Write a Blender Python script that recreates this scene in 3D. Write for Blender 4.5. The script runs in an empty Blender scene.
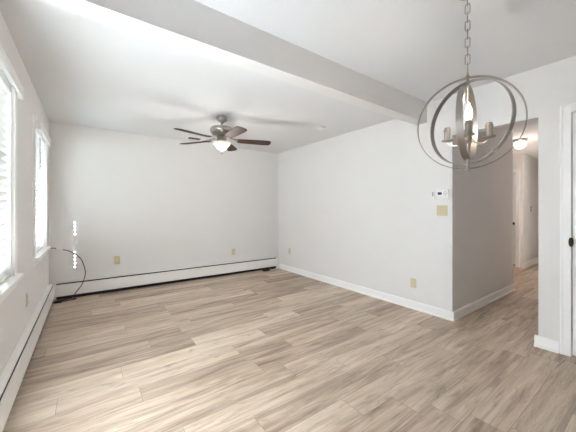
import bpy, bmesh, math, random
from mathutils import Vector, Matrix

C = bpy.context.scene
COL = C.collection
PI = math.pi
rad = math.radians
random.seed(4)

# ------------------------------------------------------------------ camera, world, sun, exposure
cam_d = bpy.data.cameras.new('camera')
cam = bpy.data.objects.new('camera', cam_d)
COL.objects.link(cam)
cam.location = (0, 0, 1.233)
cam.rotation_euler = (rad(90), 0, rad(-35.8))
cam_d.sensor_width = 36
cam_d.lens = 277.5 / 576 * 36
cam_d.shift_y = -6 / 576
cam_d.clip_start = 0.02
C.camera = cam

C.view_settings.view_transform = 'Standard'
C.view_settings.look = 'None'
C.view_settings.exposure = 2.1
C.view_settings.gamma = 1.0
C.view_settings.use_curve_mapping = False
C.cycles.max_bounces = 16
C.cycles.diffuse_bounces = 10
C.cycles.transparent_max_bounces = 12

world = bpy.data.worlds.new('daylight')
C.world = world
world.use_nodes = True
bg = world.node_tree.nodes['Background']
bg.inputs['Color'].default_value = (0.77, 0.89, 1.0, 1)
bg.inputs["Strength"].default_value = 0.6

sun_d = bpy.data.lights.new('sun', 'SUN')
sun_d.energy = 84.0
sun_d.angle = rad(0.5)
sun_d.color = (0.88, 0.955, 1.0)
sun = bpy.data.objects.new('sun', sun_d)
COL.objects.link(sun)
SUN_DIR = Vector((0.52, 0.855, -0.90)).normalized()
sun.rotation_euler = SUN_DIR.to_track_quat('-Z', 'Y').to_euler()
sun.location = (-8, -10, 12)

def portal(name, loc, direction, sx, sy):
    d = bpy.data.lights.new(name, 'AREA')
    d.shape = 'RECTANGLE'
    d.size = sx
    d.size_y = sy
    d.cycles.is_portal = True
    o = bpy.data.objects.new(name, d)
    COL.objects.link(o)
    o.location = loc
    o.rotation_euler = Vector(direction).to_track_quat('-Z', 'Z').to_euler()
    return o

# daylight portals at the windows and the added hall slot (they only steer the sky light)
portal('daylight_window', (-0.66, 2.34, 1.43), (1, 0, 0), 0.75, 1.4)
portal('daylight_window.001', (-0.66, 4.095, 1.43), (1, 0, 0), 0.9, 1.4)
portal('daylight_hall_slot', (7.01, 0.5, 1.0), (0, 1, 0), 0.18, 2.0)

# ------------------------------------------------------------------ materials
def mat(name, color, rough=0.5, metal=0.0, spec=0.5, emit=None, estr=0.0):
    m = bpy.data.materials.new(name)
    m.use_nodes = True
    b = m.node_tree.nodes['Principled BSDF']
    b.inputs['Base Color'].default_value = (*color, 1)
    b.inputs['Roughness'].default_value = rough
    b.inputs['Metallic'].default_value = metal
    b.inputs['Specular IOR Level'].default_value = spec
    if emit:
        b.inputs['Emission Color'].default_value = (*emit, 1)
        b.inputs['Emission Strength'].default_value = estr
    return m

def N(m, kind, **kw):
    n = m.node_tree.nodes.new(kind)
    for k, v in kw.items():
        setattr(n, k, v)
    return n

def L(m, a, b):
    m.node_tree.links.new(a, b)

def paint(name, color, rough=0.6, scale=220, bump=0.03, var=0.015):
    m = mat(name, color, rough, spec=0.3)
    b = m.node_tree.nodes['Principled BSDF']
    tc = N(m, 'ShaderNodeTexCoord')
    nz = N(m, 'ShaderNodeTexNoise')
    nz.inputs['Scale'].default_value = scale
    nz.inputs['Detail'].default_value = 3
    L(m, tc.outputs['Object'], nz.inputs['Vector'])
    bp = N(m, 'ShaderNodeBump')
    bp.inputs['Strength'].default_value = bump
    bp.inputs['Distance'].default_value = 0.002
    L(m, nz.outputs['Fac'], bp.inputs['Height'])
    L(m, bp.outputs['Normal'], b.inputs['Normal'])
    n2 = N(m, 'ShaderNodeTexNoise')
    n2.inputs['Scale'].default_value = 1.7
    L(m, tc.outputs['Object'], n2.inputs['Vector'])
    rmp = N(m, 'ShaderNodeMix', data_type='RGBA')
    rmp.inputs[6].default_value = (*[c * (1 - var) for c in color], 1)
    rmp.inputs[7].default_value = (*[min(1, c * (1 + var)) for c in color], 1)
    L(m, n2.outputs['Fac'], rmp.inputs[0])
    L(m, rmp.outputs[2], b.inputs['Base Color'])
    return m

WALL = paint('wall_paint', (0.80, 0.79, 0.785))
CEIL = paint('ceiling_paint', (0.755, 0.76, 0.772), 0.8, 160, 0.05)
TRIM = paint('trim_paint', (0.93, 0.93, 0.93), 0.35, 90, 0.01, 0.005)
HEATER = paint('heater_enamel', (0.88, 0.87, 0.85), 0.4, 90, 0.01, 0.005)
DOORP = paint('door_paint', (0.90, 0.90, 0.90), 0.4, 90, 0.01, 0.005)
BLIND = mat('blind_slat', (0.86, 0.86, 0.855), 0.45)
DARK = mat('dark_gap', (0.012, 0.011, 0.011), 0.7)
FINS = mat('aluminium_fins', (0.05, 0.048, 0.046), 0.6, 0.3)
IVORY = mat('ivory_plastic', (0.66, 0.57, 0.37), 0.4)
IVORY2 = mat('ivory_plastic_pale', (0.72, 0.64, 0.45), 0.4)
PAINTED = paint('painted_plate', (0.66, 0.62, 0.56), 0.5)
WHITEP = mat('white_plastic', (0.86, 0.86, 0.86), 0.35)
GREYP = mat('grey_plastic', (0.36, 0.36, 0.37), 0.4)
LOUVER = mat('grey_metal', (0.14, 0.14, 0.14), 0.5)
LCD = mat('lcd_glass', (0.045, 0.055, 0.06), 0.15)
BLACKC = mat('black_cable', (0.015, 0.014, 0.013), 0.45)
WHITEC = mat('white_tape', (0.8, 0.79, 0.76), 0.5)
BRONZE = mat('dark_bronze', (0.03, 0.021, 0.016), 0.5, 0.0)
BRASSY = mat('screw_metal', (0.55, 0.5, 0.4), 0.4, 1.0)
CARPET = paint('blue_grey_carpet', (0.42, 0.47, 0.52), 0.95, 400, 0.3)
GLOBE = mat('lit_opal_glass', (0.9, 0.9, 0.9), 0.3, emit=(1.0, 0.86, 0.70), estr=0.7)
BOWL = mat('lit_alabaster_glass', (0.62, 0.54, 0.47), 0.3, emit=(1.0, 0.80, 0.62), estr=0.06)
BULB = mat('lit_bulb_glass', (0.9, 0.85, 0.8), 0.2, emit=(1.0, 0.83, 0.62), estr=1.6)

def nickel(name, color, rough):
    m = mat(name, color, rough, 1.0)
    b = m.node_tree.nodes['Principled BSDF']
    tc = N(m, 'ShaderNodeTexCoord')
    mp = N(m, 'ShaderNodeMapping')
    mp.inputs['Scale'].default_value = (30, 30, 600)
    nz = N(m, 'ShaderNodeTexNoise')
    nz.inputs['Scale'].default_value = 1.0
    L(m, tc.outputs['Object'], mp.inputs['Vector'])
    L(m, mp.outputs['Vector'], nz.inputs['Vector'])
    mr = N(m, 'ShaderNodeMapRange')
    mr.inputs['To Min'].default_value = rough - 0.02
    mr.inputs['To Max'].default_value = rough + 0.03
    L(m, nz.outputs['Fac'], mr.inputs['Value'])
    L(m, mr.outputs['Result'], b.inputs['Roughness'])
    return m

NICKEL = nickel('brushed_nickel', (0.38, 0.355, 0.33), 0.31)
NICKELD = nickel('satin_nickel', (0.36, 0.335, 0.31), 0.32)

def wood_blade():
    m = mat('walnut_blade', (0.05, 0.03, 0.022), 0.55, spec=0.2)
    b = m.node_tree.nodes['Principled BSDF']
    tc = N(m, 'ShaderNodeTexCoord')
    mp = N(m, 'ShaderNodeMapping')
    mp.inputs['Scale'].default_value = (2.5, 45, 10)
    nz = N(m, 'ShaderNodeTexNoise')
    nz.inputs['Scale'].default_value = 2
    nz.inputs['Detail'].default_value = 6
    L(m, tc.outputs['Object'], mp.inputs['Vector'])
    L(m, mp.outputs['Vector'], nz.inputs['Vector'])
    cr = N(m, 'ShaderNodeValToRGB')
    cr.color_ramp.elements[0].color = (0.022, 0.012, 0.009, 1)
    cr.color_ramp.elements[1].color = (0.085, 0.05, 0.036, 1)
    L(m, nz.outputs['Fac'], cr.inputs['Fac'])
    L(m, cr.outputs['Color'], b.inputs['Base Color'])
    return m
BLADE = wood_blade()

def glass_mat():
    m = bpy.data.materials.new('window_glass')
    m.use_nodes = True
    nt = m.node_tree
    nt.nodes.clear()
    out = N(m, 'ShaderNodeOutputMaterial')
    mix = N(m, 'ShaderNodeMixShader')
    tr = N(m, 'ShaderNodeBsdfTransparent')
    tr.inputs['Color'].default_value = (0.97, 0.985, 0.98, 1)
    gl = N(m, 'ShaderNodeBsdfGlossy')
    gl.inputs['Roughness'].default_value = 0.02
    mix.inputs['Fac'].default_value = 0.05
    L(m, tr.outputs['BSDF'], mix.inputs[1])
    L(m, gl.outputs['BSDF'], mix.inputs[2])
    L(m, mix.outputs['Shader'], out.inputs['Surface'])
    return m
GLASS = glass_mat()

def plank_floor():
    m = mat('vinyl_plank', (0.4, 0.32, 0.25), 0.42, spec=0.4)
    nt = m.node_tree
    b = nt.nodes['Principled BSDF']
    W, LEN = 0.182, 1.22
    def M(op, a, bb=None, c=None):
        n = N(m, 'ShaderNodeMath', operation=op)
        for i, v in enumerate((a, bb, c)):
            if v is None:
                continue
            if isinstance(v, (int, float)):
                n.inputs[i].default_value = v
            else:
                L(m, v, n.inputs[i])
        return n.outputs[0]
    tc = N(m, 'ShaderNodeTexCoord')
    sep = N(m, 'ShaderNodeSeparateXYZ')
    L(m, tc.outputs['Object'], sep.inputs[0])
    x, y = sep.outputs['X'], sep.outputs['Y']
    v = M('DIVIDE', M('ADD', y, 20.03), W)
    row = M('FLOOR', v)
    fv = M('FRACT', v)
    wn1 = N(m, 'ShaderNodeTexWhiteNoise', noise_dimensions='1D')
    L(m, row, wn1.inputs['W'])
    u = M('ADD', M('DIVIDE', M('ADD', x, 30.0), LEN), M('MULTIPLY', wn1.outputs['Value'], 7.0))
    colm = M('FLOOR', u)
    fu = M('FRACT', u)
    cmb = N(m, 'ShaderNodeCombineXYZ')
    L(m, row, cmb.inputs[0])
    L(m, colm, cmb.inputs[1])
    wn = N(m, 'ShaderNodeTexWhiteNoise', noise_dimensions='3D')
    L(m, cmb.outputs[0], wn.inputs['Vector'])
    sc = N(m, 'ShaderNodeSeparateColor')
    L(m, wn.outputs['Color'], sc.inputs[0])
    r1, r2, r3 = sc.outputs[0], sc.outputs[1], sc.outputs[2]
    # grain coordinates: stretched along the plank, shifted per plank
    g = N(m, 'ShaderNodeCombineXYZ')
    L(m, M('ADD', x, M('MULTIPLY', r2, 40.0)), g.inputs[0])
    L(m, M('ADD', y, M('MULTIPLY', r3, 40.0)), g.inputs[1])
    def noise(scx, scy, detail, dist=0.0, rough=0.55):
        mp = N(m, 'ShaderNodeMapping')
        mp.inputs['Scale'].default_value = (scx, scy, 1)
        L(m, g.outputs[0], mp.inputs['Vector'])
        nz = N(m, 'ShaderNodeTexNoise')
        nz.inputs['Scale'].default_value = 1
        nz.inputs['Detail'].default_value = detail
        nz.inputs['Distortion'].default_value = dist
        nz.inputs['Roughness'].default_value = rough
        L(m, mp.outputs['Vector'], nz.inputs['Vector'])
        return nz.outputs['Fac']
    broad = noise(1.1, 10, 5, 1.4, 0.6)
    fine = noise(3.0, 70, 4, 0.8, 0.6)
    knots = noise(2.6, 15, 4, 2.6, 0.6)
    cr = N(m, 'ShaderNodeValToRGB')
    e = cr.color_ramp.elements
    e[0].position, e[0].color = 0.36, (0.240, 0.168, 0.115, 1)
    e[1].position, e[1].color = 0.70, (0.740, 0.625, 0.510, 1)
    k = cr.color_ramp.elements.new(0.53)
    k.color = (0.535, 0.425, 0.330, 1)
    tone = M('ADD', M('MULTIPLY', broad, 0.56), M('ADD', M('MULTIPLY', fine, 0.22), M('MULTIPLY', r1, 0.17)))
    L(m, M('ADD', tone, 0.05), cr.inputs['Fac'])
    # darker cathedral streaks
    kr = N(m, 'ShaderNodeMapRange')
    kr.inputs['From Min'].default_value = 0.57
    kr.inputs['From Max'].default_value = 0.78
    kr.inputs['To Min'].default_value = 0.0
    kr.inputs['To Max'].default_value = 0.62
    L(m, knots, kr.inputs['Value'])
    mx = N(m, 'ShaderNodeMix', data_type='RGBA')
    L(m, kr.outputs['Result'], mx.inputs[0])
    L(m, cr.outputs['Color'], mx.inputs[6])
    mx.inputs[7].default_value = (0.165, 0.108, 0.070, 1)
    # joints
    def edge(f, w):
        d = M('MINIMUM', f, M('SUBTRACT', 1.0, f))
        return M('LESS_THAN', d, w)
    jt = M('MAXIMUM', edge(fv, 0.006), edge(fu, 0.0011))
    mj = N(m, 'ShaderNodeMix', data_type='RGBA')
    L(m, M('MULTIPLY', jt, 0.55), mj.inputs[0])
    L(m, mx.outputs[2], mj.inputs[6])
    mj.inputs[7].default_value = (0.10, 0.072, 0.052, 1)
    L(m, mj.outputs[2], b.inputs['Base Color'])
    bp = N(m, 'ShaderNodeBump')
    bp.inputs['Strength'].default_value = 0.12
    bp.inputs['Distance'].default_value = 0.002
    L(m, M('SUBTRACT', fine, M('MULTIPLY', jt, 0.8)), bp.inputs['Height'])
    L(m, bp.outputs['Normal'], b.inputs['Normal'])
    rr = N(m, 'ShaderNodeMapRange')
    rr.inputs['To Min'].default_value = 0.36
    rr.inputs['To Max'].default_value = 0.54
    L(m, fine, rr.inputs['Value'])
    L(m, rr.outputs['Result'], b.inputs['Roughness'])
    return m
FLOOR = plank_floor()

# ------------------------------------------------------------------ mesh helpers
def BM():
    return bmesh.new()

def box(bm, x0, x1, y0, y1, z0, z1):
    vs = [bm.verts.new((x, y, z)) for z in (z0, z1) for y in (y0, y1) for x in (x0, x1)]
    for f in ((0, 2, 3, 1), (4, 5, 7, 6), (0, 1, 5, 4), (2, 6, 7, 3), (0, 4, 6, 2), (1, 3, 7, 5)):
        bm.faces.new([vs[i] for i in f])
    return bm

def lathe(bm, prof, seg=32, center=(0, 0, 0)):
    cx, cy, cz = center
    rings = []
    for r, z in prof:
        if r < 1e-6:
            rings.append([bm.verts.new((cx, cy, cz + z))])
        else:
            rings.append([bm.verts.new((cx + r * math.cos(2 * PI * i / seg), cy + r * math.sin(2 * PI * i / seg), cz + z)) for i in range(seg)])
    for a, b in zip(rings, rings[1:]):
        for i in range(seg):
            j = (i + 1) % seg
            if len(a) == 1 and len(b) == 1:
                continue
            if len(a) == 1:
                bm.faces.new((a[0], b[j], b[i]))
            elif len(b) == 1:
                bm.faces.new((a[i], a[j], b[0]))
            else:
                bm.faces.new((a[i], a[j], b[j], b[i]))
    return bm

def tube(bm, pts, r, seg=10, closed=False):
    pts = [Vector(p) for p in pts]
    n = len(pts)
    rings = []
    up = None
    for i, p in enumerate(pts):
        if closed:
            t = (pts[(i + 1) % n] - pts[i - 1]).normalized()
        else:
            t = (pts[min(i + 1, n - 1)] - pts[max(i - 1, 0)]).normalized()
        if up is None:
            up = Vector((0, 0, 1)) if abs(t.z) < 0.9 else Vector((1, 0, 0))
        s = t.cross(up)
        if s.length < 1e-6:
            s = t.orthogonal()
        s.normalize()
        up = s.cross(t).normalized()
        rr = r[i] if isinstance(r, (list, tuple)) else r
        rings.append([bm.verts.new(p + (s * math.cos(2 * PI * k / seg) + up * math.sin(2 * PI * k / seg)) * rr) for k in range(seg)])
    pairs = list(zip(rings, rings[1:]))
    if closed:
        pairs.append((rings[-1], rings[0]))
    for a, b in pairs:
        for k in range(seg):
            j = (k + 1) % seg
            bm.faces.new((a[k], a[j], b[j], b[k]))
    if not closed:
        bm.faces.new(rings[0][::-1])
        bm.faces.new(rings[-1])
    return bm

def spline(ctrl, n=10):
    P = [Vector(p) for p in ctrl]
    P = [P[0] * 2 - P[1]] + P + [P[-1] * 2 - P[-2]]
    out = []
    for i in range(1, len(P) - 2):
        a, b, c, d = P[i - 1:i + 3]
        for k in range(n):
            t = k / n
            out.append(0.5 * ((2 * b) + (c - a) * t + (2 * a - 5 * b + 4 * c - d) * t * t + (3 * b - a - 3 * c + d) * t ** 3))
    out.append(P[-2])
    return out

def extrude_profile(bm, prof, p0, p1, out):
    """prof: (outward, z) points, closed; swept from p0 to p1 on the floor."""
    p0, p1, out = Vector((*p0, 0)), Vector((*p1, 0)), Vector((*out, 0))
    a = [bm.verts.new(p0 + out * o + Vector((0, 0, z))) for o, z in prof]
    b = [bm.verts.new(p1 + out * o + Vector((0, 0, z))) for o, z in prof]
    n = len(prof)
    for i in range(n):
        j = (i + 1) % n
        bm.faces.new((a[i], a[j], b[j], b[i]))
    bm.faces.new(a[::-1])
    bm.faces.new(b)
    return bm

def obj(name, bm, m, parent=None, smooth=False, bevel=0.0, loc=None, rot=None):
    bmesh.ops.recalc_face_normals(bm, faces=bm.faces[:])
    me = bpy.data.meshes.new(name)
    bm.to_mesh(me)
    bm.free()
    me.materials.append(m)
    o = bpy.data.objects.new(name, me)
    COL.objects.link(o)
    if smooth:
        for p in me.polygons:
            p.use_smooth = True
        md = o.modifiers.new('edges', 'EDGE_SPLIT')
        md.split_angle = rad(38)
    if bevel:
        md = o.modifiers.new('bevel', 'BEVEL')
        md.width = bevel
        md.segments = 2
        md.limit_method = 'ANGLE'
    if loc is not None:
        o.location = loc
    if rot is not None:
        o.rotation_euler = rot
    if parent:
        o.parent = parent
    return o

def thing(name, label, cat, loc=(0, 0, 0), rotz=0.0, group=None):
    o = bpy.data.objects.new(name, None)
    o.empty_display_size = 0.05
    COL.objects.link(o)
    o.location = loc
    o.rotation_euler = (0, 0, rotz)
    tag(o, label, cat, group)
    return o

def tag(o, label, cat, group=None):
    o['label'] = label
    o['category'] = cat
    if group:
        o['group'] = group
    return o

def struct(name, bm, m, label=None, cat=None, **kw):
    o = obj(name, bm, m, **kw)
    o['kind'] = 'structure'
    if label:
        o['label'] = label
        o['category'] = cat
    return o

def dup(root, loc, rotz, label, group=None):
    r = root.copy()
    COL.objects.link(r)
    r.location = loc
    r.rotation_euler = (0, 0, rotz)
    r['label'] = label
    if group:
        r['group'] = group
    for ch in list(root.children):
        c = ch.copy()
        COL.objects.link(c)
        c.parent = r
        for g in list(ch.children):
            d = g.copy()
            COL.objects.link(d)
            d.parent = c
    return r

# ------------------------------------------------------------------ room dimensions
XL, XR = -0.43, 3.30          # inner faces of left and right wall
YB, YF = 4.95, -2.60           # back wall, wall behind the camera
ZB, ZF = 2.44, 2.52            # back ceiling, front ceiling
HY0, HY1 = 0.71, 1.44          # hall opening in the right wall
T = 0.12

# floor
struct('floor', box(BM(), XL - 0.25, 9.7, YF - 0.2, YB + 0.12, -0.50, 0.0), FLOOR,
       'grey-brown oak plank floor running through room and hall', 'floor')
struct('floor_carpet', box(BM(), 7.62, 9.3, 1.98, 3.5, -0.02, 0.008), CARPET, 'blue-grey carpet in the room beyond the hall doorway', 'floor')

GROUND = paint('outdoor_ground', (0.024, 0.025, 0.022), 0.9, 30, 0.2, 0.1)
struct('ground', box(BM(), -45, 45, -40, 45, -0.6, -0.5), GROUND, 'dark grass ground outside the windows', 'ground')

# ceilings (the roof edge overhangs the windows)
struct('ceiling_back', box(BM(), XL - 0.50, XR + T, 1.79, YB + 0.3, ZB, ZB + 0.2), CEIL,
       'white ceiling over the back of the room with the fan', 'ceiling')
B_ = BM()
struct('ceiling_front', [box(B_, XL - 0.50, XR + T, YF - 0.9, 1.79, ZF, ZF + 0.14), box(B_, XL - 2.0, XL - 0.50, 0.75, 2.75, ZF, ZF + 0.14)][0], CEIL,  # second box: unseen sun shade added outside the near window
       'white ceiling in front of the beam with the chandelier', 'ceiling')
struct('ceiling_hall', box(BM(), XR + T, 9.7, YF, 3.6, ZB, ZB + 0.2), CEIL, 'hall ceiling behind the wall opening', 'ceiling')  # stretched past the hall, unseen, to keep sun out of its side slot
# unseen sun shades added outside the windows; the gap passes one strip of sun
def slab(name, poly, z0, z1, m):
    bm = BM()
    a = [bm.verts.new((x, y, z0)) for x, y in poly]
    b = [bm.verts.new((x, y, z1)) for x, y in poly]
    bm.faces.new(a[::-1])
    bm.faces.new(b)
    for i in range(len(poly)):
        j = (i + 1) % len(poly)
        bm.faces.new((a[i], a[j], b[j], b[i]))
    return struct(name, bm, m)
_xa, _xb, _k = XL - 0.50, -2.0, 0.855 / 0.52
_y0 = 4.43 + (_xa + 0.465) * _k
_y1 = 4.43 + (_xb + 0.465) * _k
_g = 0.085
slab('sun_shade_near', [(_xa, 2.75), (_xa, _y0 - _g), (_xb, _y1 - _g), (_xb, _y1 - _g - 0.2)], ZB, ZB + 0.05, TRIM)
slab('sun_shade_far', [(_xa, _y0 + _g), (_xa, 5.4), (_xb, 5.4), (_xb, _y1 + _g)], ZB, ZB + 0.05, TRIM)
struct('beam', box(BM(), XL - 0.05, XR + 0.05, 1.72, 1.86, 2.28, 2.60), WALL,
       'painted beam crossing the ceiling from wall to wall', 'beam')

# walls
PD = (1.15, 1.88)              # unseen opening added for the sun diffuser
W1 = (1.98, 2.70)              # window_1 opening (y)
W2 = (3.66, 4.53)              # window_2 opening (y)
WZ0, WZ1 = 0.768, 2.10
bm = BM()
xo = XL - 0.16
for (a, b) in ((YF, PD[0]), (PD[1], W1[0]), (W1[1], W2[0]), (W2[1], YB + T)):
    box(bm, xo, XL, a, b, 0, ZF)
box(bm, xo, XL, PD[0], PD[1], 2.1, ZF)
for (a, b) in (W1, W2):
    box(bm, xo, XL, a, b, 0, WZ0)
    box(bm, xo, XL, a, b, WZ1, ZF)
struct('wall_left', bm, WALL, 'left wall with the two blind-covered windows', 'wall')
struct('wall_back', box(BM(), XL, XR + T, YB, YB + T, 0, ZB), WALL, 'long back wall above the baseboard heater', 'wall')
struct('wall_right', box(BM(), XR, XR + T, HY1, YB, 0, ZF), WALL, 'plain right wall carrying the thermostat', 'wall')
bm = BM()
DY0, DY1, DZ = -0.32, 0.497, 2.055   # closet door opening
box(bm, XR, XR + T, DY1, HY0, 0, ZF)
box(bm, XR, XR + T, YF, DY0, 0, ZF)
box(bm, XR, XR + T, DY0, DY1, DZ, ZF)
struct('wall_near', bm, WALL, 'narrow wall between hall opening and white door', 'wall')
struct('wall_header', box(BM(), XR, XR + T, HY0, HY1, 2.07, ZF), WALL, 'wall strip above the hall opening', 'wall')
struct('wall_front', box(BM(), XL, XR + T, YF - T, YF, 0, ZF), WALL, 'wall behind the camera', 'wall')
bm = BM()
box(bm, XR + T, 5.30, HY1, HY1 + T, 0, ZB)
box(bm, 5.18, 5.30, HY1 + T, 3.5, 0, ZB)
struct('wall_hall', bm, WALL, 'shaded hall wall turning in from the right wall corner', 'wall')
bm = BM()
box(bm, XR + T, 4.2, DY0 - 0.2, DY0 - 0.1, 0, ZB)
box(bm, 4.1, 4.2, DY0 - 0.1, HY0 - T, 0, ZB)
struct('wall_closet', bm, WALL)
bm = BM()
box(bm, XR + T, 6.92, HY0 - T, HY0, 0, ZB)
box(bm, 7.1, 9.6, HY0 - T, HY0, 0, ZB)
box(bm, 6.92, 7.1, HY0 - T, HY0, 2.05, ZB)
struct('wall_hall_side', bm, WALL)  # its narrow unseen slot is added to let daylight into the hall
bm = BM()
box(bm, 7.5, 7.62, 1.86, 1.98, 0, ZB)
box(bm, 7.5, 7.62, 2.78, 3.5, 0, ZB)
box(bm, 7.5, 7.62, 1.98, 2.78, 2.04, ZB)
struct('wall_doorway', bm, WALL, 'wall around the doorway at the end of the hall', 'wall')
struct('wall_hall_end', box(BM(), 7.62, 9.6, 1.86, 1.98, 0, ZB), WALL, 'hall wall right of the far doorway', 'wall')
struct('wall_hall_far', box(BM(), 9.48, 9.6, HY0, 1.86, 0, ZB), WALL)
struct('wall_bedroom', box(BM(), 9.3, 9.42, 1.98, 3.5, 0, ZB), WALL)
bm = BM()
box(bm, 5.30, 7.75, 3.5, 3.6, 0, ZB)
box(bm, 9.15, 9.42, 3.5, 3.6, 0, ZB)
box(bm, 7.75, 9.15, 3.5, 3.6, 0, 0.75)
box(bm, 7.75, 9.15, 3.5, 3.6, 2.1, ZB)
struct('wall_bedroom_side', bm, WALL)

# baseboards
BASE = [(0, 0), (0.026, 0), (0.026, 0.010), (0.022, 0.017), (0.013, 0.021), (0.013, 0.078), (0.010, 0.088), (0.006, 0.096), (0, 0.1)]
def baseboard(name, runs, label=None):
    bm = BM()
    for p0, p1, out in runs:
        extrude_profile(bm, BASE, p0, p1, out)
    return struct(name, bm, TRIM, label, 'baseboard' if label else None)
e = 0.026
baseboard('baseboard_right', [((XR, HY1 - e + 0.002), (XR, YB - 0.07), (-1, 0))], 'white baseboard along the right wall')
baseboard('baseboard_hall', [((XR - 0.0, HY1), (5.30 + e, HY1), (0, -1)), ((5.30, HY1), (5.30, 3.4), (1, 0))], 'white baseboard along the shaded hall wall')
baseboard('baseboard_near', [((XR, DY1 + 0.075), (XR, HY0 + e), (-1, 0)), ((XR, HY0), (XR + T, HY0), (0, 1))], 'short white baseboard left of the white door')
baseboard('baseboard_hall_end', [((7.5, 1.86), (9.5, 1.86), (0, -1))], 'white baseboard at the end of the hall')

# ------------------------------------------------------------------ windows
def window(name, y0, y1, mull, label):
    x = XL
    cw, cp = 0.068, 0.018
    bm = BM()
    box(bm, x - 0.02, x + cp, y0 - cw, y0, WZ0, WZ1 + cw)
    box(bm, x - 0.02, x + cp, y1, y1 + cw, WZ0, WZ1 + cw)
    box(bm, x - 0.02, x + cp, y0, y1, WZ1, WZ1 + cw)
    # reveal lining
    box(bm, xo + 0.01, x, y0 - 0.001, y0 + 0.012, WZ0, WZ1)
    box(bm, xo + 0.01, x, y1 - 0.012, y1 + 0.001, WZ0, WZ1)
    box(bm, xo + 0.01, x, y0, y1, WZ1 - 0.012, WZ1 + 0.001)
    w = struct(name, bm, TRIM, label, 'window', bevel=0.003)
    bm = BM()
    box(bm, xo + 0.01, x + 0.05, y0 - cw - 0.02, y1 + cw + 0.02, WZ0 - 0.022, WZ0 + 0.004)
    obj('window_sill', bm, TRIM, w, bevel=0.004)
    bm = BM()
    box(bm, x, x + 0.016, y0 - cw, y1 + cw, WZ0 - 0.085, WZ0 - 0.022)
    obj('apron', bm, TRIM, w, bevel=0.003)
    spans = [(y0 + 0.012, y1 - 0.012)]
    if mull:
        c = mull
        obj('mullion', box(BM(), xo + 0.01, x - 0.075, c - 0.035, c + 0.035, WZ0, WZ1), TRIM, w)
        spans = [(y0 + 0.012, c - 0.035), (c + 0.035, y1 - 0.012)]
    zm = 1.40
    for (a, b) in spans:
        for k, (za, zb, dx) in enumerate(((WZ0 + 0.004, zm + 0.02, 0.03), (zm - 0.02, WZ1 - 0.012, 0.0))):
            bm = BM()
            xa, xb = xo + 0.015 + dx, xo + 0.043 + dx
            f = 0.042
            box(bm, xa, xb, a, a + f, za, zb)
            box(bm, xa, xb, b - f, b, za, zb)
            box(bm, xa, xb, a + f, b - f, za, za + f)
            box(bm, xa, xb, a + f, b - f, zb - f, zb)
            s = obj('sash', bm, TRIM, w)
            obj('pane', box(BM(), xa + 0.012, xa + 0.016, a + f - 0.003, b - f + 0.003, za + f - 0.003, zb - f + 0.003), GLASS, s)
    return w
window('window_1', W1[0], W1[1], None, 'near left window cut by the photo edge, behind white blinds')
window('window_2', W2[0], W2[1], None, 'narrow window near the back corner, behind white blinds')

# added sun diffuser, unseen beside the near window: scatters sun into the room
DIFFUSER = bpy.data.materials.new('sun_diffuser_sheet')
DIFFUSER.use_nodes = True
DIFFUSER.node_tree.nodes.clear()
_o = N(DIFFUSER, 'ShaderNodeOutputMaterial')
_m = N(DIFFUSER, 'ShaderNodeMixShader')
_m.inputs['Fac'].default_value = 0.75
_d = N(DIFFUSER, 'ShaderNodeBsdfDiffuse')
_d.inputs['Color'].default_value = (0.85, 0.86, 0.87, 1)
_t = N(DIFFUSER, 'ShaderNodeBsdfTranslucent')
_t.inputs['Color'].default_value = (0.93, 0.96, 0.98, 1)
L(DIFFUSER, _d.outputs[0], _m.inputs[1])
L(DIFFUSER, _t.outputs[0], _m.inputs[2])
L(DIFFUSER, _m.outputs[0], _o.inputs['Surface'])
bm = BM()
for (a, b, c, d) in ((PD[0], PD[1], 0, 0.55), (PD[0], PD[1], 1.55, 2.1), (PD[0], PD[0] + 0.05, 0.08, 2.03), (PD[1] - 0.05, PD[1], 0.08, 2.03)):
    box(bm, XL - 0.07, XL - 0.02, a, b, c, d)
_p = struct('sun_diffuser', bm, TRIM)
bm = BM()
vs = [bm.verts.new((XL - 0.045, y, z)) for y, z in ((PD[0] + 0.05, 0.55), (PD[1] - 0.05, 0.55), (PD[1] - 0.05, 1.55), (PD[0] + 0.05, 1.55))]
bm.faces.new(vs)
obj('pane', bm, DIFFUSER, _p)

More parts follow.
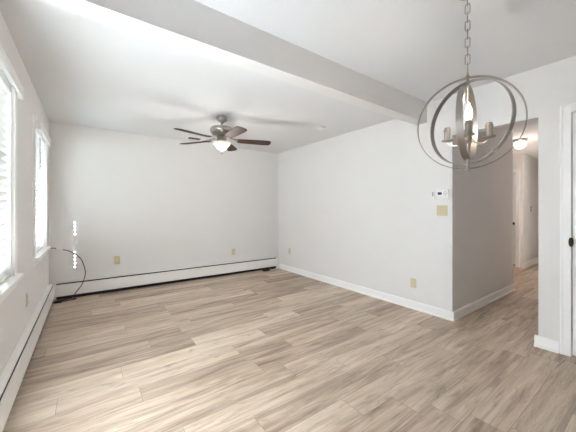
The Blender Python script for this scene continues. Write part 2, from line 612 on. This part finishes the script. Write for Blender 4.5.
# blinds: real cord holes in the slats let small sun beams through
def blind(y0, y1, hole_y, hole_ranges, label, wand_y, tilt):
    t = thing('window_blind', label, 'blind', (XL - 0.035, (y0 + y1) / 2, WZ1), 0, 'white window blinds')
    x = XL - 0.035
    def put(name, bm, m, bevel=0.0, smooth=False):
        o = obj(name, bm, m, t, bevel=bevel, smooth=smooth)
        o.matrix_parent_inverse = Matrix.Translation(-t.location)
        return o
    put('headrail', box(BM(), x - 0.03, x + 0.03, y0 + 0.014, y1 - 0.014, WZ1 - 0.055, WZ1 - 0.014), BLIND)
    bm = BM()
    prof = [(0.0, 0.0), (0.0, 0.078), (0.012, 0.078), (0.012, 0.068), (0.007, 0.060), (0.007, 0.018), (0.012, 0.010), (0.012, 0.0)]
    px = XL + 0.046
    za = WZ1 - 0.072
    a = [bm.verts.new((px + o_, y0 - 0.035, za + z)) for o_, z in prof]
    b = [bm.verts.new((px + o_, y1 + 0.035, za + z)) for o_, z in prof]
    for i in range(8):
        j = (i + 1) % 8
        bm.faces.new((a[i], a[j], b[j], b[i]))
    bm.faces.new(a)
    bm.faces.new(b[::-1])
    for yy in (y0 - 0.035, y1 + 0.027):
        box(bm, XL + 0.019, px, yy, yy + 0.008, za, za + 0.078)
    put('valance', bm, BLIND)
    z = WZ1 - 0.085
    bottom = WZ0 + 0.05
    hw, th = 0.0215, 0.0024
    n = int((z - bottom) / 0.052)
    for k in range(n + 1):
        zz = z - k * 0.052
        bm = BM()
        ya, yb = y0 + 0.018, y1 - 0.018
        if any(lo <= zz <= hi for lo, hi in hole_ranges):
            h = 0.008
            hx0, hx1 = -0.007, 0.007
            box(bm, -hw, hw, ya, hole_y - h, -th / 2, th / 2)
            box(bm, -hw, hw, hole_y + h, yb, -th / 2, th / 2)
            box(bm, -hw, hx0, hole_y - h, hole_y + h, -th / 2, th / 2)
            box(bm, hx1, hw, hole_y - h, hole_y + h, -th / 2, th / 2)
        else:
            box(bm, -hw, hw, ya, yb, -th / 2, th / 2)
        bmesh.ops.rotate(bm, verts=bm.verts[:], cent=(0, 0, 0), matrix=Matrix.Rotation(-tilt, 3, 'Y'))
        bmesh.ops.translate(bm, verts=bm.verts[:], vec=(x, 0, zz))
        put('slat', bm, BLIND)
    put('bottom_rail', box(BM(), x - 0.026, x + 0.026, y0 + 0.018, y1 - 0.018, WZ0 + 0.008, WZ0 + 0.026), BLIND, 0.003)
    for cy in (y0 + 0.13, y1 - 0.13):
        put('ladder_cord', tube(BM(), [(x + 0.031, cy, WZ0 + 0.02), (x + 0.031, cy, WZ1 - 0.05)], 0.0012, 6), BLIND)
    put('tilt_wand', tube(BM(), [(x + 0.04, wand_y, WZ1 - 0.07), (x + 0.042, wand_y, WZ1 - 0.62)], 0.005, 8), GREYP, smooth=True)
    return t
blind(W1[0], W1[1], 2.34, [], 'white slatted blind on the near left window, cut by the photo edge', 2.2, rad(40))
blind(W2[0], W2[1], 4.43, [(0.96, 1.29), (1.43, 1.66)], 'white slatted blind on the window beside the back corner', 4.05, rad(30))

# ------------------------------------------------------------------ baseboard heaters
def heater(along, a0, a1, wall, label, caps):
    """along 'x' (back wall, faces -y) or 'y' (left wall, faces +x)"""
    loc = ((a0 + a1) / 2, wall, 0) if along == 'x' else (wall, (a0 + a1) / 2, 0)
    t = thing('baseboard_heater', label, 'heater', loc, 0, 'hydronic baseboard heaters')
    def bb(bm, u0, u1, d0, d1, z0, z1):
        if along == 'x':
            return box(bm, u0 - loc[0], u1 - loc[0], -d1, -d0, z0, z1)
        return box(bm, d0, d1, u0 - loc[1], u1 - loc[1], z0, z1)
    D = 0.062
    obj('back_plate', bb(BM(), a0, a1, 0.001, 0.006, 0.0, 0.235), HEATER, t)
    bm = BM()
    bb(bm, a0, a1, 0.006, 0.050, 0.228, 0.235)
    obj('top_hood', bm, HEATER, t, bevel=0.002)
    bm = BM()
    bb(bm, a0, a1, D - 0.004, D, 0.052, 0.212)
    bb(bm, a0, a1, D - 0.012, D - 0.004, 0.206, 0.212)
    bb(bm, a0, a1, D - 0.014, D - 0.004, 0.052, 0.057)
    obj('front_panel', bm, HEATER, t, bevel=0.002)
    bm = BM()
    bb(bm, a0 + 0.02, a1 - 0.02, 0.0065, 0.048, 0.010, 0.224)
    obj('fin_shade_fill', bm, DARK, t)  # blackened fill: shade put into the top slot and bottom gap
    for (u0, u1) in caps:
        bm = BM()
        bb(bm, u0, u1, 0.006, D + 0.006, 0.0, 0.24)
        obj('end_cap', bm, HEATER, t, bevel=0.004)
    return t
heater('x', XL + 0.062, XR - 0.004, YB, 'white baseboard heater along the back wall under the outlets', [(XR - 0.075, XR - 0.016)])
heater('y', 1.9, YB - 0.058, XL, 'white baseboard heater along the left wall under the windows', [])

# ------------------------------------------------------------------ white door on the right and far doorway
def casing_run(bm, x, y0, y1, z1, w=0.07, d=0.016, s=-1):
    xa, xb = (x - d, x + 0.002) if s < 0 else (x - 0.002, x + d)
    box(bm, xa, xb, y1, y1 + w, 0, z1 + w)
    box(bm, xa, xb, y0 - w, y0, 0, z1 + w)
    box(bm, xa, xb, y0, y1, z1, z1 + w)
    # raised outer back-band
    xc, xd = (x - d - 0.006, x - d) if s < 0 else (x + d, x + d + 0.006)
    box(bm, xc, xd, y1 + w - 0.018, y1 + w, 0, z1 + w)
    box(bm, xc, xd, y0 - w, y0 - w + 0.018, 0, z1 + w)
    box(bm, xc, xd, y0 - w + 0.018, y1 + w - 0.018, z1 + w - 0.018, z1 + w)

bm = BM()
g = 0.004
yA, yB_ = DY0 + 0.02 + g, DY1 - g
box(bm, XR + 0.003, XR + 0.038, yA, yB_, 0.012, DZ - g)
d1 = struct('door_1', bm, DOORP, 'white painted door at the right edge of the photo', 'door', bevel=0.002)
for (z0, z1) in ((0.22, 0.86), (1.02, 1.86)):
    for (ya, yb) in ((yA + 0.11, (yA + yB_) / 2 - 0.05), ((yA + yB_) / 2 + 0.05, yB_ - 0.11)):
        bm = BM()
        box(bm, XR - 0.001, XR + 0.004, ya, yb, z0, z1)
        obj('door_panel', bm, DOORP, d1, bevel=0.004)
bm = BM()
casing_run(bm, XR, DY0, DY1, DZ)
struct('trim_1', bm, TRIM, 'white casing around the door at the right edge', 'trim', bevel=0.003)
# dark latch at the door edge
bm = BM()
prof = [(0, 0), (0.008, 0.0), (0.014, 0.016), (0.016, 0.038), (0.014, 0.06), (0.008, 0.076), (0, 0.076)]
lathe(bm, prof, 16, (XR - 0.014, DY1 + 0.002, 0.925))
obj('latch', bm, BRONZE, d1, smooth=True)['label'] = 'dark bronze latch at the door edge'

bm = BM()
casing_run(bm, 7.5, 1.98, 2.78, 2.04)
box(bm, 7.498, 7.622, 1.972, 1.99, 0, 2.04)
box(bm, 7.498, 7.622, 2.77, 2.788, 0, 2.04)
struct('trim_2', bm, TRIM, 'pale casing around the doorway at the end of the hall', 'trim', bevel=0.003)
d2 = struct('door_2', box(BM(), 0, 0.035, -0.74, 0, 0.012, 2.02), DOORP, 'white door standing ajar beyond the hall', 'door', loc=(7.6, 2.76, 0), rot=(0, 0, rad(17)))
kn = lathe(BM(), [(0, -0.05), (0.024, -0.045), (0.03, -0.03), (0.024, -0.015), (0.011, -0.01), (0.011, 0)], 16)
bmesh.ops.rotate(kn, verts=kn.verts[:], cent=(0, 0, 0), matrix=Matrix.Rotation(PI / 2, 3, 'Y'))
bmesh.ops.translate(kn, verts=kn.verts[:], vec=(0, -0.68, 0.93))
obj('door_knob', kn, BRONZE, d2, smooth=True)

# ------------------------------------------------------------------ chandelier
def ring_band(bm, R, width, thick, seg=96, dz=0.0):
    """circle in the local x-z plane, strip width along local y"""
    vs = []
    for i in range(seg):
        a = 2 * PI * i / seg
        row = []
        for (rr, yy) in ((R - thick / 2, -width / 2), (R + thick / 2, -width / 2), (R + thick / 2, width / 2), (R - thick / 2, width / 2)):
            row.append(bm.verts.new((rr * math.cos(a), yy, rr * math.sin(a) + dz)))
        vs.append(row)
    for i in range(seg):
        j = (i + 1) % seg
        for k in range(4):
            q = (k + 1) % 4
            bm.faces.new((vs[i][k], vs[i][q], vs[j][q], vs[j][k]))
    return bm

def chandelier():
    cx, cy = 1.832, 0.714
    zc = 1.748
    t = thing('chandelier', 'brushed nickel orb chandelier of three rings hanging by the hall opening', 'chandelier', (cx, cy, ZF))
    oz = zc - ZF
    obj('canopy', lathe(BM(), [(0, 0), (0.05, 0), (0.05, -0.004), (0.044, -0.010), (0.02, -0.014), (0.008, -0.018), (0, -0.018)], 32), NICKEL, t, smooth=True)
    for R, w, ang in ((0.270, 0.026, -33), (0.243, 0.032, -67), (0.214, 0.034, 47)):
        o = obj('ring', ring_band(BM(), R, w, 0.004), NICKEL, t, smooth=True, loc=(0, 0, oz), rot=(0, 0, rad(ang - 35.8)))
    # stem through the rings
    prof = [(0, 0.305), (0.004, 0.305), (0.006, 0.285), (0.010, 0.282), (0.010, 0.272), (0.006, 0.270), (0.006, 0.246), (0.009, 0.245), (0.009, 0.222), (0.0055, 0.218),
            (0.0055, -0.07), (0.013, -0.075), (0.022, -0.085), (0.022, -0.098), (0.014, -0.108), (0.008, -0.118), (0.006, -0.13), (0.0055, -0.2), (0.009, -0.212), (0.009, -0.222), (0.006, -0.226),
            (0.006, -0.262), (0.010, -0.266), (0.010, -0.278), (0.006, -0.286), (0, -0.29)]
    obj('stem', lathe(BM(), prof, 20), NICKEL, t, smooth=True, loc=(0, 0, oz))
    # four arms, drip cups and sockets
    base_az = 21.3 + 183
    for k in range(4):
        a = rad(base_az + 90 * k)
        ux, uy = math.cos(a), math.sin(a)
        pts = spline([(ux * 0.018, uy * 0.018, -0.092), (ux * 0.05, uy * 0.05, -0.125), (ux * 0.085, uy * 0.085, -0.122), (ux * 0.104, uy * 0.104, -0.098)], 8)
        arm = obj('arm', tube(BM(), pts, 0.0045, 8), NICKEL, t, smooth=True, loc=(0, 0, oz))
        p = [(0, -0.102), (0.006, -0.102), (0.010, -0.096), (0.030, -0.094), (0.0305, -0.088), (0.019, -0.087), (0.0155, -0.082), (0.0175, -0.080), (0.0175, -0.035), (0.0195, -0.034), (0.0195, -0.024), (0.015, -0.022), (0.015, -0.012), (0.011, -0.012), (0.010, -0.04), (0, -0.04)]
        obj('socket', lathe(BM(), p, 20, (ux * 0.105, uy * 0.105, 0)), NICKEL, arm, smooth=True)
        if k == 0:
            bp = [(0, -0.04), (0.008, -0.038), (0.009, -0.022), (0.012, -0.012), (0.0165, 0.006), (0.0185, 0.022), (0.017, 0.042), (0.012, 0.062), (0.006, 0.078), (0.002, 0.088), (0, 0.09)]
            obj('bulb', lathe(BM(), bp, 20, (ux * 0.105, uy * 0.105, 0)), BULB, arm, smooth=True)['label'] = 'single lit candle bulb'
            ld = bpy.data.lights.new('bulb_glow', 'POINT')
            ld.energy = 1.3
            ld.color = (1.0, 0.86, 0.72)
            ld.shadow_soft_size = 0.02
            lo = bpy.data.objects.new('bulb_glow', ld)
            COL.objects.link(lo)
            lo.parent = t
            lo.location = (ux * 0.105, uy * 0.105, oz + 0.115)
    # chain
    z = oz + 0.305
    top = -0.016
    n = 9
    pitch = (top - z) / n
    hl = pitch / 2 + 0.005
    for k in range(n):
        zc2 = z + pitch * (k + 0.5)
        pts = []
        r = 0.0125
        for i in range(20):
            a = 2 * PI * i / 20
            pts.append((r * math.cos(a), 0, (hl - r) * (1 if math.sin(a) > 0 else -1) + r * math.sin(a)))
        obj('chain_link', tube(BM(), pts, 0.0030, 6, closed=True), NICKELD, t, smooth=True, loc=(0, 0, zc2), rot=(0, 0, rad(20 + 90 * (k % 2))))
chandelier()

# ------------------------------------------------------------------ ceiling fan
def fan():
    cx, cy = 1.41, 3.42
    t = thing('ceiling_fan', 'nickel ceiling fan with five dark blades and a lit glass bowl', 'fan', (cx, cy, ZB))
    obj('canopy', lathe(BM(), [(0, 0), (0.068, 0), (0.070, -0.020), (0.068, -0.040), (0.058, -0.056), (0.036, -0.066), (0.02, -0.068), (0, -0.068)], 32), NICKEL, t, smooth=True)
    obj('downrod', lathe(BM(), [(0, -0.06), (0.026, -0.064), (0.022, -0.082), (0.0125, -0.086), (0.0125, -0.13), (0.022, -0.134), (0.022, -0.15), (0, -0.15)], 20), NICKELD, t, smooth=True)
    obj('motor_housing', lathe(BM(), [(0, -0.128), (0.06, -0.13), (0.115, -0.137), (0.142, -0.15), (0.152, -0.172), (0.148, -0.198), (0.130, -0.215), (0.134, -0.222), (0.122, -0.238), (0.09, -0.25), (0.06, -0.245), (0, -0.245)], 40), NICKEL, t, smooth=True)
    sh = obj('switch_housing', lathe(BM(), [(0, -0.25), (0.055, -0.25), (0.062, -0.26), (0.062, -0.312), (0.075, -0.318), (0.085, -0.328), (0.085, -0.338), (0, -0.338)], 32), NICKELD, t, smooth=True)
    obj('light_bowl', lathe(BM(), [(0, -0.332), (0.100, -0.332), (0.116, -0.334), (0.113, -0.346), (0.096, -0.368), (0.078, -0.392), (0.062, -0.414), (0.045, -0.426), (0, -0.43)], 40), BOWL, t, smooth=True)['label'] = 'lit frosted glass bowl'
    obj('finial', lathe(BM(), [(0, -0.424), (0.03, -0.428), (0.032, -0.438), (0.018, -0.446), (0.012, -0.46), (0.015, -0.468), (0.008, -0.482), (0, -0.485)], 20), NICKELD, t, smooth=True)
    zb = -0.30
    for k in range(5):
        a = rad(16 + 72 * k - 35.8)
        pitch = rad(-10)
        bm = BM()
        # outline along local x
        outl = [(0.20, -0.045), (0.24, -0.058), (0.40, -0.066), (0.565, -0.071), (0.615, -0.066), (0.637, -0.05), (0.645, -0.02), (0.645, 0.02), (0.637, 0.05), (0.615, 0.066), (0.565, 0.071), (0.40, 0.066), (0.24, 0.058), (0.20, 0.045)]
        up = [bm.verts.new((x, y, 0.0035)) for x, y in outl]
        lo = [bm.verts.new((x, y, -0.0035)) for x, y in outl]
        bm.faces.new(up)
        bm.faces.new(lo[::-1])
        for i in range(len(outl)):
            j = (i + 1) % len(outl)
            bm.faces.new((up[i], lo[i], lo[j], up[j]))
        R = Matrix.Rotation(a, 4, 'Z') @ Matrix.Rotation(pitch, 4, 'X')
        b = obj('blade', bm, BLADE, t)
        b.matrix_local = Matrix.Translation((0, 0, zb)) @ R
        bm = BM()
        bx = [(0.10, -0.016), (0.15, -0.012), (0.19, -0.03), (0.25, -0.042), (0.285, -0.03), (0.27, -0.01), (0.29, 0), (0.27, 0.01), (0.285, 0.03), (0.25, 0.042), (0.19, 0.03), (0.15, 0.012), (0.10, 0.016)]
        def zz(x):
            return 0.006 + (0.028 * max(0, (0.19 - x) / 0.09))
        u2 = [bm.verts.new((x, y, zz(x) + 0.004)) for x, y in bx]
        l2 = [bm.verts.new((x, y, zz(x) - 0.0015)) for x, y in bx]
        bm.faces.new(u2)
        bm.faces.new(l2[::-1])
        for i in range(len(bx)):
            j = (i + 1) % len(bx)
            bm.faces.new((u2[i], l2[i], l2[j], u2[j]))
        obj('blade_iron', bm, NICKELD, b)
    for (dx, dy, l) in ((0.05, -0.045, 0.13), (-0.05, 0.04, 0.10)):
        pass
    ld = bpy.data.lights.new('fan_glow', 'POINT')
    ld.energy = 3.2
    ld.color = (1.0, 0.94, 0.88)
    ld.shadow_soft_size = 0.12
    lo = bpy.data.objects.new('fan_glow', ld)
    COL.objects.link(lo)
    lo.parent = t
    lo.location = (0, 0, -0.60)
fan()

# ------------------------------------------------------------------ hall light
t = thing('ceiling_light', 'small round lit flush light on the hall ceiling', 'light', (6.0, 1.53, ZB))
obj('base_plate', lathe(BM(), [(0, 0), (0.10, 0), (0.105, -0.012), (0.09, -0.03), (0.07, -0.035), (0, -0.035)], 32), NICKELD, t, smooth=True)
obj('globe', lathe(BM(), [(0, -0.03), (0.06, -0.032), (0.078, -0.05), (0.086, -0.08), (0.078, -0.115), (0.055, -0.145), (0.03, -0.158), (0, -0.162)], 32), GLOBE, t, smooth=True)
ld = bpy.data.lights.new('hall_glow', 'POINT')
ld.energy = 2.6
ld.color = (1.0, 0.85, 0.76)
ld.shadow_soft_size = 0.1
lo = bpy.data.objects.new('hall_glow', ld)
COL.objects.link(lo)
lo.parent = t
lo.location = (0, 0, -0.42)

# ------------------------------------------------------------------ smoke detector and ceiling register
t = thing('smoke_detector', 'round white smoke detector on the ceiling right of the fan', 'smoke detector', (2.75, 2.99, ZB))
obj('base', lathe(BM(), [(0, 0), (0.066, 0), (0.066, -0.01), (0, -0.01)], 32), WHITEP, t, smooth=True)
obj('cover', lathe(BM(), [(0.06, -0.01), (0.06, -0.026), (0.05, -0.036), (0.03, -0.04), (0, -0.04)], 32), WHITEP, t, smooth=True)
obj('vent_band', lathe(BM(), [(0.0605, -0.013), (0.0612, -0.016), (0.0605, -0.019)], 32), GREYP, t, smooth=True)

t = thing('ceiling_register', 'small grey ceiling vent near the back wall left of the fan', 'vent', (1.45, 4.70, ZB))
bm = BM()
box(bm, -0.115, 0.115, -0.075, -0.055, -0.008, 0)
box(bm, -0.115, 0.115, 0.055, 0.075, -0.008, 0)
box(bm, -0.115, -0.095, -0.055, 0.055, -0.008, 0)
box(bm, 0.095, 0.115, -0.055, 0.055, -0.008, 0)
obj('frame', bm, WHITEP, t, bevel=0.002)
obj('backing', box(BM(), -0.095, 0.095, -0.055, 0.055, -0.002, 0), DARK, t)
for k in range(5):
    bm = box(BM(), -0.095, 0.095, -0.008, 0.008, -0.001, 0.001)
    bmesh.ops.rotate(bm, verts=bm.verts[:], cent=(0, 0, 0), matrix=Matrix.Rotation(rad(40), 3, 'X'))
    bmesh.ops.translate(bm, verts=bm.verts[:], vec=(0, -0.044 + 0.022 * k, -0.008))
    obj('louver', bm, LOUVER, t)

# ------------------------------------------------------------------ outlets, switch, thermostat
def plate(bm, w, h, d=0.006):
    """plate in local x-z plane, facing -y"""
    return box(bm, -w / 2, w / 2, -d, 0, -h / 2, h / 2)
def outlet(loc, rotz, label, m1=None, m2=None):
    m1 = m1 or IVORY
    m2 = m2 or IVORY2
    t = thing('wall_outlet', label, 'outlet', loc, rotz, 'wall outlets')
    obj('cover_plate', plate(BM(), 0.072, 0.118), m1, t, bevel=0.003)
    for dz in (-0.024, 0.024):
        bm = BM()
        pts = []
        for i in range(16):
            a = 2 * PI * i / 16
            pts.append((0.0165 * math.cos(a), max(-0.0125, min(0.0125, 0.0165 * math.sin(a)))))
        f = [bm.verts.new((x, -0.0085, z + dz)) for x, z in pts]
        bk = [bm.verts.new((x, -0.005, z + dz)) for x, z in pts]
        bm.faces.new(f)
        for i in range(16):
            j = (i + 1) % 16
            bm.faces.new((f[i], f[j], bk[j], bk[i]))
        r = obj('receptacle', bm, m2, t)
        bm = BM()
        box(bm, -0.0075, -0.0055, -0.0090, -0.0080, dz - 0.002, dz + 0.006)
        box(bm, 0.0055, 0.0075, -0.0090, -0.0080, dz - 0.001, dz + 0.005)
        box(bm, -0.002, 0.002, -0.0090, -0.0080, dz - 0.009, dz - 0.005)
        obj('slots', bm, DARK, r)
    bm = lathe(BM(), [(0, -0.002), (0.003, -0.002), (0.003, 0.002), (0, 0.002)], 10)
    bmesh.ops.rotate(bm, verts=bm.verts[:], cent=(0, 0, 0), matrix=Matrix.Rotation(PI / 2, 3, 'X'))
    bmesh.ops.translate(bm, verts=bm.verts[:], vec=(0, -0.0065, 0))
    obj('screw', bm, BRASSY, t)
    return t
o1 = outlet((0.36, YB, 0.472), 0, 'ivory outlet on the back wall, nearer the left corner')
dup(o1, (2.275, YB, 0.426), 0, 'ivory outlet on the back wall, nearer the right corner')
dup(o1, (XR, 4.52, 0.408), rad(-90), 'ivory outlet on the right wall close to the back corner')
dup(o1, (XR, 1.895, 0.322), rad(-90), 'ivory outlet low on the right wall below the thermostat')
outlet((XL, 3.28, 0.455), rad(90), 'wall-coloured outlet on the left wall below the gap between windows', PAINTED, PAINTED)

t = thing('light_switch', 'double ivory light switch plate under the thermostat', 'switch', (XR, 1.548, 1.226), rad(-90))
obj('cover_plate', plate(BM(), 0.118, 0.118), IVORY, t, bevel=0.003)
for dx in (-0.023, 0.023):
    obj('toggle_slot', box(BM(), dx - 0.006, dx + 0.006, -0.0075, -0.005, -0.013, 0.013), IVORY2, t)
    bm = box(BM(), dx - 0.0045, dx + 0.0045, -0.019, -0.005, -0.005, 0.005)
    bmesh.ops.rotate(bm, verts=bm.verts[:], cent=(dx, -0.006, 0), matrix=Matrix.Rotation(rad(25), 3, 'X'))
    obj('toggle', bm, IVORY2, t, bevel=0.001)

t = thing('thermostat', 'white digital thermostat with a dark screen on the right wall', 'thermostat', (XR, 1.538, 1.415), rad(-90))
obj('housing', box(BM(), -0.065, 0.065, -0.026, 0, -0.052, 0.052), WHITEP, t, bevel=0.006)
obj('screen', box(BM(), -0.048, -0.004, -0.0275, -0.025, -0.008, 0.022), LCD, t)
for (dx, dz) in ((0.034, 0.024), (0.034, -0.012), (0.020, 0.006), (0.048, 0.006)):
    obj('button', box(BM(), dx - 0.006, dx + 0.006, -0.029, -0.025, dz - 0.006, dz + 0.006), GREYP, t, bevel=0.001)
obj('cover_seam', box(BM(), -0.065, 0.065, -0.0266, -0.025, -0.034, -0.032), GREYP, t)
t = thing('wall_sensor', 'slim white sensor mounted just left of the thermostat', 'sensor', (XR, 1.648, 1.41), rad(-90))
obj('housing', box(BM(), -0.020, 0.020, -0.018, 0, -0.045, 0.045), WHITEP, t, bevel=0.004)
obj('grille', box(BM(), -0.009, 0.010, -0.0195, -0.017, -0.018, 0.034), GREYP, t)

# hall switch on the far hall wall
t = thing('light_switch', 'dark-edged switch on the far hall wall', 'switch', (8.05, 1.86, 1.26))
obj('cover_plate', plate(BM(), 0.072, 0.118), GREYP, t, bevel=0.003)
obj('toggle', box(BM(), -0.005, 0.005, -0.018, -0.005, -0.008, 0.008), WHITEP, t)

# ------------------------------------------------------------------ cables
c = tag(obj('coaxial_cable', tube(BM(), spline([(-0.42, 4.60, 0.745), (-0.37, 4.70, 0.738), (-0.31, 4.775, 0.715), (-0.19, 4.77, 0.67), (-0.085, 4.77, 0.57), (-0.04, 4.79, 0.44), (-0.03, 4.81, 0.33), (-0.065, 4.82, 0.20), (-0.13, 4.825, 0.10), (-0.18, 4.83, 0.03), (-0.26, 4.835, 0.010), (-0.36, 4.81, 0.007), (-0.37, 4.78, 0.007), (-0.25, 4.79, 0.007), (-0.15, 4.81, 0.007), (-0.14, 4.83, 0.012), (-0.22, 4.85, 0.016), (-0.33, 4.835, 0.012), (-0.36, 4.76, 0.007), (-0.28, 4.74, 0.007)], 10), 0.0056, 8), BLACKC, smooth=True),
    'black cable arching from the window sill down to the corner floor', 'cable')
obj('tape_wrap', tube(BM(), spline([(-0.335, 4.747, 0.7265), (-0.31, 4.775, 0.715), (-0.272, 4.777, 0.7005)], 8), 0.0068, 8), WHITEC, c, smooth=True)['label'] = 'white wrapped section'
pts = []
for i in range(60):
    a = 2 * PI * i / 20
    pts.append((2.92 + (0.075 + 0.003 * (i // 20)) * math.cos(a), 4.80 + 0.055 * math.sin(a), 0.006 + 0.009 * (i / 20)))
pts += [(3.03, 4.83, 0.02), (3.10, 4.86, 0.015), (3.17, 4.85, 0.012)]
tag(obj('power_cord', tube(BM(), pts, 0.006, 8), BLACKC, smooth=True), 'small coil of black cord on the floor at the right end of the back heater', 'cord')
